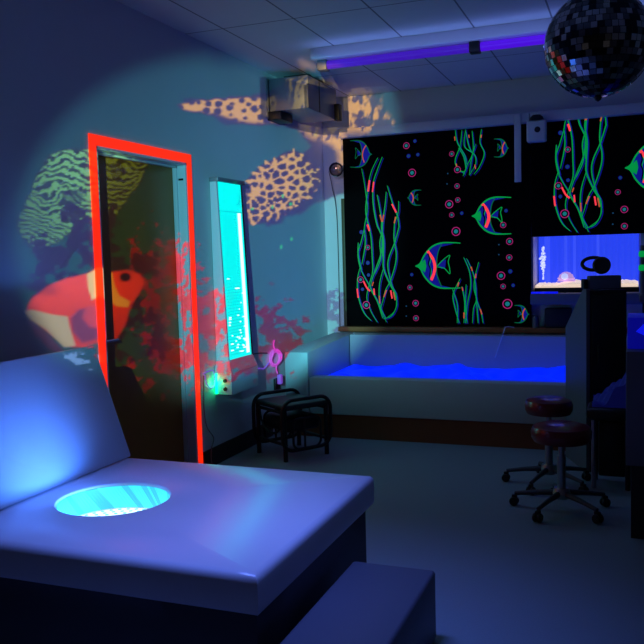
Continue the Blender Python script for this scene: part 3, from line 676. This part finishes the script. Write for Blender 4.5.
# black seat with blue cloth beside the cabinet
bs = thing('black_chair', 'low black padded chair in front of the tall cabinet', 'chair', (-.13, 5.2, 0))
MB().box((-.27, 5.06, .42), (.0, 5.34, .5), bev=.03, seg=3).build('seat', M['black'], bs)
for xx in (-.225, -.03):
    for yy in (5.1, 5.3): MB().tube([(xx, yy, 0), (xx, yy, .43)], .016).build('leg', M['steel'] if (xx < -.2 and yy < 5.2) else M['black'], bs)
MB().box((-.2, 5.16, .06), (-.045, 5.29, .4), bev=.01).build('under_box', M['black'], bs)
def cloth():
    bm = bmesh.new(); n = 26; V = []
    rng = random.Random(8)
    for j in range(n):
        row = []
        for i in range(n):
            u, v = i/(n-1), j/(n-1)
            x = -.235+u*.215; y = 5.09+v*.21
            z = .508+.2*max(0, u-.1+.25*v)**1.2*(1-.25*v)+.018*math.sin(u*13+v*9)+.012*math.sin(v*21-u*6)
            row.append(bm.verts.new((x, y, max(z, .506))))
        V.append(row)
    for j in range(n-1):
        for i in range(n-1): bm.faces.new((V[j][i], V[j][i+1], V[j+1][i+1], V[j+1][i])).smooth = True
    ring = [V[0][i] for i in range(n)]+[V[j][n-1] for j in range(1, n)]+[V[n-1][i] for i in range(n-2, -1, -1)]+[V[j][0] for j in range(n-2, 0, -1)]
    low = [bm.verts.new((v.co.x, v.co.y, .502)) for v in ring]
    for k in range(len(ring)): bm.faces.new((ring[k], low[k], low[(k+1) % len(ring)], ring[(k+1) % len(ring)]))
    bm.faces.new(low)
    m = MB(); m.bm.free(); m.bm = bm; return m.build('blue_blanket', M['bluecloth'])
tag(cloth(), 'crumpled blue cloth heaped on the low black chair', 'cloth')

# ------------------------------------------------------------------ two red stools on castors
def make_stool(name, label, x, y, zseat, rz, R=.155):
    t = thing(name, label, 'stool', (x, y, 0), 'red vinyl stools')
    MB().lathe([(0, zseat+.005), (R*.7, zseat+.004), (R*.93, zseat-.008), (R, zseat-.035), (R*.98, zseat-.07), (R*.9, zseat-.09), (0, zseat-.09)], (x, y, 0), 40).build('seat', M['red'], t)
    MB().lathe([(0, 0), (.024, 0), (.024, .2), (.017, .2), (.017, zseat-.09-.12), (0, zseat-.09-.12)], (x, y, .115), 18).build('column', M['steel'], t)
    MB().lathe([(0, -.03), (.04, -.03), (.05, 0), (.04, .03), (0, .03)], (x, y, .1), 20).build('hub', M['steel'], t)
    for k in range(5):
        a = rz+k*2*PI/5; e = Vector((math.cos(a), math.sin(a), 0)); c = Vector((x, y, 0))
        L = MB().tube([c+e*.03+Vector((0, 0, .1)), c+e*.15+Vector((0, 0, .088)), c+e*.26+Vector((0, 0, .07))], [.018, .014, .011], None, 10).build('leg', M['legs'], t)
        sd = Vector((-e.y, e.x, 0)); b = MB()
        for s_ in (-1, 1):
            mt = Matrix.Translation(c+e*.265+sd*.014*s_+Vector((0, 0, .025))) @ Matrix.Rotation(a, 4, 'Z') @ Matrix.Rotation(PI/2, 4, 'X')
            b.lathe([(0, -.008), (.022, -.008), (.025, -.004), (.025, .004), (.022, .008), (0, .008)], n=18, mtx=mt)
        b.box((-.012, -.01, .03), (.016, .01, .062), mtx=Matrix.Translation(c+e*.26) @ Matrix.Rotation(a, 4, 'Z'))
        b.build('caster', M['black'], L)
    return t
make_stool('rolling_stool', 'round dark red rolling stool standing close to the blue pool', -.49, 5.1, .54, math.radians(180), .145)
make_stool('rolling_stool', 'round red rolling stool nearest to us in front of the cabinet', -.375, 4.6, .485, math.radians(175), .165)

# ------------------------------------------------------------------ the picture projector (a slide in front of a point of light)
PP = Vector((-.65, -.8, 2.15))
aim = Vector(on(205, 225, 0, WX)); ax_ = (aim-PP).normalized(); rx = ax_.cross(Vector((0, 0, 1))).normalized(); uy = rx.cross(ax_)
HALF = math.radians(18.5); LS = .12
N = 460
g1 = np.linspace(-1, 1, N)*math.tan(HALF)
GX, GY = np.meshgrid(g1, g1)
D = np.array(ax_)[None, None]+GX[..., None]*np.array(rx)+GY[..., None]*np.array(uy)
P0 = np.array(PP)
def hit(axis, v):
    t = (v-P0[axis])/D[..., axis]; t[(t < 0) | ~np.isfinite(t)] = 1e9; return t
tw, tbk, tc_ = hit(0, WX), hit(1, BY-.03), hit(2, CZ)
T = np.minimum(np.minimum(tw, tbk), tc_)
HP = P0+D*T[..., None]
nrmc = np.where(T == tw, np.abs(D[..., 0]), np.where(T == tbk, np.abs(D[..., 1]), np.abs(D[..., 2])))
dl = np.linalg.norm(D, axis=2)
comp = (T*dl)**2/(nrmc/dl)*(1.0/dl**0)
Q = HP-EYE; zz = Q@FW
PXX = 322+FPX*(Q@RT)/zz; PYY = 322-FPX*(Q@UP)/zz
rng = np.random.default_rng(12)
def vnoise(x, y, seed=0):
    r = np.random.default_rng(seed); tab = r.random((64, 64))
    xi, yi = np.floor(x).astype(int), np.floor(y).astype(int); fx, fy_ = x-xi, y-yi
    fx = fx*fx*(3-2*fx); fy_ = fy_*fy_*(3-2*fy_); a = lambda i, j: tab[(yi+j) % 64, (xi+i) % 64]
    return (a(0, 0)*(1-fx)+a(1, 0)*fx)*(1-fy_)+(a(0, 1)*(1-fx)+a(1, 1)*fx)*fy_
def fbm(x, y, seed=0, o=4):
    s, amp, tot = 0, 1, 0
    for k in range(o): s = s+amp*vnoise(x*2**k, y*2**k, seed+k); tot += amp; amp *= .55
    return s/tot
def sdf(poly):
    pts = np.array(poly, float); d = np.full(PXX.shape, 1e9); ins = np.zeros(PXX.shape, bool)
    for i in range(len(pts)):
        a, b_ = pts[i], pts[(i+1) % len(pts)]; e = b_-a
        wx, wy = PXX-a[0], PYY-a[1]; t = np.clip((wx*e[0]+wy*e[1])/(e@e), 0, 1)
        d = np.minimum(d, np.hypot(wx-t*e[0], wy-t*e[1]))
        if a[1] != b_[1]:
            c = ((a[1] > PYY) != (b_[1] > PYY)) & (PXX < (b_[0]-a[0])*(PYY-a[1])/(b_[1]-a[1])+a[0]); ins ^= c
    return np.where(ins, d, -d)
def sm(v, a, b_): t = np.clip((v-a)/(b_-a), 0, 1); return t*t*(3-2*t)
IMG = np.zeros(PXX.shape+(3,))
def lay(mask, c): 
    global IMG
    c = np.array(lin(c)) if not isinstance(c, np.ndarray) else c
    IMG = IMG*(1-mask[..., None])+c*mask[..., None]
def blob(cx, cy, rx_, ry_): return 1-np.hypot((PXX-cx)/rx_, (PYY-cy)/ry_)
# water
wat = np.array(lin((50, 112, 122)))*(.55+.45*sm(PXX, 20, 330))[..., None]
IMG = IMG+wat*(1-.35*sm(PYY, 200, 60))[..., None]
wb = np.array(lin((112, 190, 196))); mbk = (T == tbk)*sm(PYY, 185, 200)
lay(mbk*.95, wb)  # stronger light on the back wall painted into the slide
ns = fbm(PXX*.045, PYY*.045, 3, 5); nf = fbm(PXX*.13, PYY*.13, 21, 4)
# purple shade round the spotted fish and to its right
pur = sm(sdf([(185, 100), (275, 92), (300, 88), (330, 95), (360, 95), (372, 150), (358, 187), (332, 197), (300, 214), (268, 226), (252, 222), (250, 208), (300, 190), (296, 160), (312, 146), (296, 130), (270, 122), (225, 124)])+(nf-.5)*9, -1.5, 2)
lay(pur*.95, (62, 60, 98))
# spotted fish, cream with dark cells
def voro(n, box, seed):
    r = np.random.default_rng(seed); c = np.stack([r.uniform(box[0], box[2], n*3), r.uniform(box[1], box[3], n*3)], 1)
    keep = []
    md = math.sqrt((box[2]-box[0])*(box[3]-box[1])/n)*.72
    for p in c:
        if all(np.hypot(*(p-q)) > md*(.7+.5*((k*7) % 5)/5) for k, q in enumerate(keep)): keep.append(p)
    d1 = np.full(PXX.shape, 1e9); d2 = d1.copy(); idx = np.zeros(PXX.shape, int)
    for k, p in enumerate(keep):
        d = np.hypot(PXX-p[0], (PYY-p[1])*1.15); n1 = d < d1
        d2 = np.where(n1, d1, np.minimum(d2, d)); idx = np.where(n1, k, idx); d1 = np.where(n1, d, d1)
    return d1, d2, idx
body = sdf([(242, 196), (247, 180), (262, 166), (282, 155), (298, 153), (308, 160), (318, 170), (320, 183), (312, 196), (300, 207), (280, 216), (258, 224), (246, 222), (243, 210)])+(ns-.5)*8
edge_dark = sm(body, -2.5, 0)
lay(edge_dark, (70, 62, 92))
d1, d2, idx = voro(105, (240, 148, 322, 226), 4)
web = sm(d1/(d2+.01)+(nf-.5)*.55+.13*np.sin(idx*2.4), .52, .72)
rim = sm(body+4*np.sin(np.arctan2(PYY-188, PXX-282)*23)+(nf-.5)*6, 0, 3)
lay(rim*web*.95, (242, 186, 108))
tail = sdf([(178, 105), (200, 100), (232, 97), (262, 96), (280, 97), (282, 122), (262, 126), (240, 123), (222, 118), (200, 113), (184, 110)])+(nf-.5)*4
lay(sm(tail, -1.5, .5), (74, 66, 96))
d1, d2, idx = voro(46, (178, 93, 284, 128), 9)
web = sm(d1+(nf-.5)*2.5+.8*np.sin(idx*3.1), 2.6, 4.0); web = np.minimum(web, sm(tail, 0, 2.5+1.5*sm(PYY, 108, 118)*2))
lay(sm(tail, -1, 1)*web*.95, (240, 180, 106))
# orange caustic ripples painted into the slide, for corner and ceiling
rip = fbm(PXX*.19+.06*PYY+2*ns, PYY*.085-.05*PXX+1.5*nf, 31, 3); rip2 = fbm(PXX*.09, PYY*.12, 41, 3)
reg = sm(sdf([(296, 88), (330, 80), (350, 78), (378, 92), (388, 112), (402, 138), (350, 136), (346, 176), (338, 170), (330, 148), (312, 140), (300, 128)])+(ns-.5)*14, -4, 8)
lay(reg*.6, (96, 84, 112))
lay(reg*sm(rip*.65+rip2*.35+.12*sm(PXX, 395, 335), .49, .62), (250, 186, 108))
lay(sm(blob(306, 64, 20, 12)+(nf-.5), .1, .8)*.8, (200, 150, 96))
# green striped fish
gf = sdf([(50, 153), (68, 149), (90, 148), (112, 150), (142, 158), (138, 170), (124, 190), (110, 210), (96, 219), (86, 218), (72, 232), (56, 244), (40, 251), (28, 246), (20, 236), (17, 224), (22, 210), (30, 190), (38, 172)])+(nf-.5)*5
ph = (PYY-190)*.95+24*(ns-.5)+4.5*np.sin(PXX*.035)-(PXX-60)*.12*sm(PYY, 200, 240)*3.2+6*(nf-.5)
strp = sm(np.sin(ph)+.5*(nf-.5), -.55, .15)
lay(sm(gf, -2, 1)*.9, (50, 62, 74))
gcol = np.array(lin((112, 178, 116)))[None, None]*(.7+.5*sm(PXX, 22, 80))[..., None]*(.8+.3*sm(PYY, 240, 160))[..., None]
lay(sm(gf, 0, 2.5)*strp*.95, gcol)
lay(sm(blob(74, 197, 13, 9)+(nf-.5)*.6, 0, .25)*.6, (48, 58, 84))
lay(sm(blob(110, 166, 8, 8)+(nf-.5)*.6, 0, .25)*.5, (40, 40, 50))
# coral: dark on the left of the door, red on its right
def tree(blobs, seed, thr=.1):
    f = np.full(PXX.shape, -9.)
    for bb in blobs: f = np.maximum(f, blob(*bb))
    lace = fbm(PXX*.16, PYY*.16, seed, 5); lace2 = fbm(PXX*.07, PYY*.07, seed+50, 3)
    return sm(f+2.6*(lace-.5)+1.9*(lace2-.5), thr+.1, thr+.22)
dk = tree([(76, 228, 18, 30), (62, 256, 26, 20), (86, 248, 22, 30), (46, 268, 18, 12), (100, 250, 20, 44), (38, 282, 12, 12), (44, 292, 12, 14)], 61, -.02)
lay(dk*.95, (48, 38, 78))
rd = tree([(150, 285, 16, 55), (168, 262, 22, 24), (138, 262, 16, 22), (182, 300, 24, 34), (202, 298, 17, 20), (212, 330, 22, 30), (232, 330, 18, 30), (268, 322, 22, 22), (282, 340, 24, 22), (298, 328, 16, 10), (258, 352, 26, 24), (190, 345, 30, 34), (160, 345, 24, 34), (110, 300, 14, 24), (225, 372, 40, 20), (262, 372, 30, 14)], 71, .1)
cr = np.array(lin((186, 46, 54)))[None, None]*(.35+.8*fbm(PXX*.06, PYY*.06, 80, 4))[..., None]*(1-.55*sm(PXX, 205, 270))[..., None]
lay(rd*.92, cr)
dk2 = tree([(140, 262, 14, 18), (120, 300, 12, 26), (132, 318, 18, 26), (150, 330, 16, 28), (112, 330, 18, 22)], 91, .2)
lay(dk2*.85*sm(PXX, 96, 104), (52, 22, 26))
bkt = tree([(338, 305, 10, 16), (343, 322, 10, 12)], 95, .1); lay(bkt*.8*(T == tbk), (92, 78, 128))
# clownfish
cl = sdf([(28, 305), (34, 296), (48, 286), (66, 278), (84, 274), (104, 267), (122, 265), (134, 269), (138, 278), (132, 290), (124, 302), (118, 322), (106, 340), (84, 348), (72, 347), (52, 336), (34, 322), (26, 313)])+(nf-.5)*2
cf = np.array(lin((255, 82, 66)))[None, None]*(.72+.35*sm(PYY, 330, 280))[..., None]*np.ones(PXX.shape)[..., None]
lay(sm(cl, -1.5, 2.5), cf)
lay(sm(blob(46, 290, 20, 10), 0, .8)*sm(cl, -1, 1)*.5, (90, 48, 70))
low = sdf([(24, 311), (32, 309), (52, 314), (68, 316), (70, 326), (76, 346), (64, 348), (46, 330), (30, 320)])
lay(sm(low, -1, 2), (190, 176, 140))
lay(sm(sdf([(22, 316), (30, 320), (46, 331), (62, 348), (70, 356), (50, 352), (34, 336)]), -1, 3)*.75, (120, 60, 90))
fin = sdf([(70, 318), (78, 309), (94, 306), (104, 312), (108, 330), (98, 340), (82, 344), (72, 332)]); lay(sm(fin, -2, 3)*.8, (84, 64, 106))
fin2 = sdf([(82, 318), (86, 306), (98, 304), (106, 312), (100, 328), (90, 328)]); lay(sm(fin2, -2, 3)*.7, (236, 84, 92))
band = sdf([(87, 274), (98, 268), (105, 268), (107, 280), (112, 291), (123, 297), (121, 303), (110, 302), (100, 296), (92, 300), (88, 288)]); lay(sm(band, -1, 1.2), (255, 222, 150))
lay(sm(blob(118, 272.5, 6, 5), 0, .3), (34, 16, 16)); lay(sm(blob(118, 272.5, 9, 7), 0, .3)*.35, (60, 20, 20))
# small blue-green fish at the upper left and green laser dots drawn into the slide
for cx, cy, a, b_ in ((46, 134, 7, 5), (55, 130, 5, 5), (50, 142, 5, 7)): lay(sm(blob(cx, cy, a, b_)+(nf-.5)*.8, 0, .5)*.5, (30, 62, 78))
for cx, cy in ((281, 247), (292, 239), (240, 186), (272, 207), (252, 209), (291, 204), (234, 240), (283, 196)): lay(sm(blob(cx, cy, 1.5, 2.2), 0, .5), (60, 220, 130))
# outer edge of the beam
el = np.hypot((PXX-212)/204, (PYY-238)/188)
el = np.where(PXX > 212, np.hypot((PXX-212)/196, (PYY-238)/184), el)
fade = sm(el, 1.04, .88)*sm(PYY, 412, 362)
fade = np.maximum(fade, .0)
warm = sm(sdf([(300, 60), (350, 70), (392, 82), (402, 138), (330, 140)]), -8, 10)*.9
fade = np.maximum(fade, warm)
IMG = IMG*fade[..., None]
for bl_, bh_ in (((x0-.05, fy-.03, z0-.06), (x1+.04, byy+.02, z1+.01)), ((-2.2, 5.5, 2.79), (.35, 5.73, 2.95))):  # slide darkened where its rays meet the metal box and strip light
    bt0, bt1 = np.full(PXX.shape, -1e9), np.full(PXX.shape, 1e9)
    for a_ in range(3):
        ta, tb_ = (bl_[a_]-P0[a_])/D[..., a_], (bh_[a_]-P0[a_])/D[..., a_]
        bt0 = np.maximum(bt0, np.minimum(ta, tb_)); bt1 = np.minimum(bt1, np.maximum(ta, tb_))
    IMG = np.where((bt0 < bt1)[..., None], IMG*np.array([.13, .17, .22]), IMG)
patch = tree([(104, 373, 15, 12), (112, 382, 9, 12), (97, 364, 8, 7)], 131, .2)
IMG = np.maximum(IMG, patch[..., None]*np.array(lin((105, 150, 190))))
REF = 110.0
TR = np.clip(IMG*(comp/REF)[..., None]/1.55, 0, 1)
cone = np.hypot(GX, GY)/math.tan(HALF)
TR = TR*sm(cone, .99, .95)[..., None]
me = bpy.data.meshes.new('slide')
V = (np.array(ax_)*LS+GX[..., None]*LS*np.array(rx)+GY[..., None]*LS*np.array(uy)+P0).reshape(-1, 3)
ii = np.arange(N*N).reshape(N, N); F = np.stack([ii[:-1, :-1], ii[:-1, 1:], ii[1:, 1:], ii[1:, :-1]], -1).reshape(-1, 4)
me.from_pydata(V.tolist(), [], F.tolist())
ca = me.color_attributes.new('dye', 'FLOAT_COLOR', 'POINT')
ca.data.foreach_set('color', np.concatenate([TR, np.ones((N, N, 1))], 2).reshape(-1).astype(np.float32))
sm_ = bpy.data.materials.new('slide_film'); sm_.use_nodes = True; nt = sm_.node_tree; nt.nodes.clear()
out = nt.nodes.new('ShaderNodeOutputMaterial'); tr = nt.nodes.new('ShaderNodeBsdfTransparent'); at_ = nt.nodes.new('ShaderNodeAttribute'); at_.attribute_name = 'dye'
nt.links.new(at_.outputs['Color'], tr.inputs['Color']); nt.links.new(tr.outputs[0], out.inputs['Surface'])
me.materials.append(sm_)
pj = thing('effect_projector', 'black ceiling projector throwing fish and coral pictures on the door wall', 'projector', (PP.x, PP.y, CZ))
so = bpy.data.objects.new('slide', me); COL.objects.link(so); so.parent = pj; so.matrix_parent_inverse = pj.matrix_world.inverted()
FR = Matrix((( rx.x, uy.x, -ax_.x, PP.x), (rx.y, uy.y, -ax_.y, PP.y), (rx.z, uy.z, -ax_.z, PP.z), (0, 0, 0, 1)))
b = MB(); e_ = LS*math.tan(HALF)+.002
b.lathe([(.062, -.06), (.062, -LS-.05), (.07, -LS-.05), (.07, -.06)], n=32, mtx=FR); b.build('lens_barrel', M['black'], pj)
b = MB(); b.box((-.12, -.09, .02), (.12, .09, .34), bev=.01, mtx=FR); b.box((-.12, -.09, -.06), (-.07, .09, .02), mtx=FR); b.box((.07, -.09, -.06), (.12, .09, .02), mtx=FR); b.box((-.07, .062, -.06), (.07, .09, .02), mtx=FR); b.box((-.07, -.09, -.06), (.07, -.062, .02), mtx=FR)
b.build('case', M['black'], pj)
cc = FR @ Vector((0, .08, .15)); MB().tube([cc, (cc.x, cc.y, CZ+.001)], .015).build('ceiling_pole', M['steel'], pj)
sp = bpy.data.lights.new('projector_lamp', 'SPOT'); sp.energy = 7600; sp.spot_size = 2*HALF; sp.spot_blend = 0; sp.shadow_soft_size = 0
spo = bpy.data.objects.new('projector_lamp', sp); COL.objects.link(spo); spo.matrix_world = FR

# ------------------------------------------------------------------ other light
def area(name, loc_, rot, size, sy, col, e):
    l = bpy.data.lights.new(name, 'AREA'); l.shape = 'RECTANGLE'; l.size = size; l.size_y = sy; l.color = col; l.energy = e
    o = bpy.data.objects.new(name, l); COL.objects.link(o); o.location = loc_; o.rotation_euler = rot; return o
ab = area('bed_blue_fill', (-1.3, 2.5, 2.93), (0, 0, 0), .9, .3, (.13, .22, 1.), 9); ab.data.spread = math.radians(62)  # added blue fill above the bed, no fixture there
area('ultraviolet_light', (-1., 5.58, 2.79), (0, 0, 0), 2.3, .06, (.22, .34, 1.), 3.2)
area('ultraviolet_uplight', (-1., 5.44, 2.8), (math.radians(165), 0, 0), 2.3, .05, (.2, .32, 1.), 1.1)
area('water_panel_light', (WX+.105, 5.25, 1.4), (0, math.radians(-90), 0), 1.15, .34, (0., .92, .85), 1.25)
p = bpy.data.lights.new('well_light', 'SPOT'); p.energy = 42; p.color = (.05, .2, 1.); p.shadow_soft_size = .06; p.spot_size = math.radians(92); p.spot_blend = 1
po = bpy.data.objects.new('well_light', p); COL.objects.link(po); po.location = (HC[0]+.06, HC[1]-.02, .43); po.rotation_euler = (0, math.radians(110), 0)
Wd = bpy.data.worlds.new('dim_room_air'); S.world = Wd; Wd.use_nodes = True
Wd.node_tree.nodes['Background'].inputs['Color'].default_value = (.9, .82, .9, 1); Wd.node_tree.nodes['Background'].inputs['Strength'].default_value = .02

S.view_settings.view_transform = 'Standard'; S.view_settings.look = 'None'; S.view_settings.exposure = 0; S.view_settings.gamma = 1
S.cycles.use_denoising = True
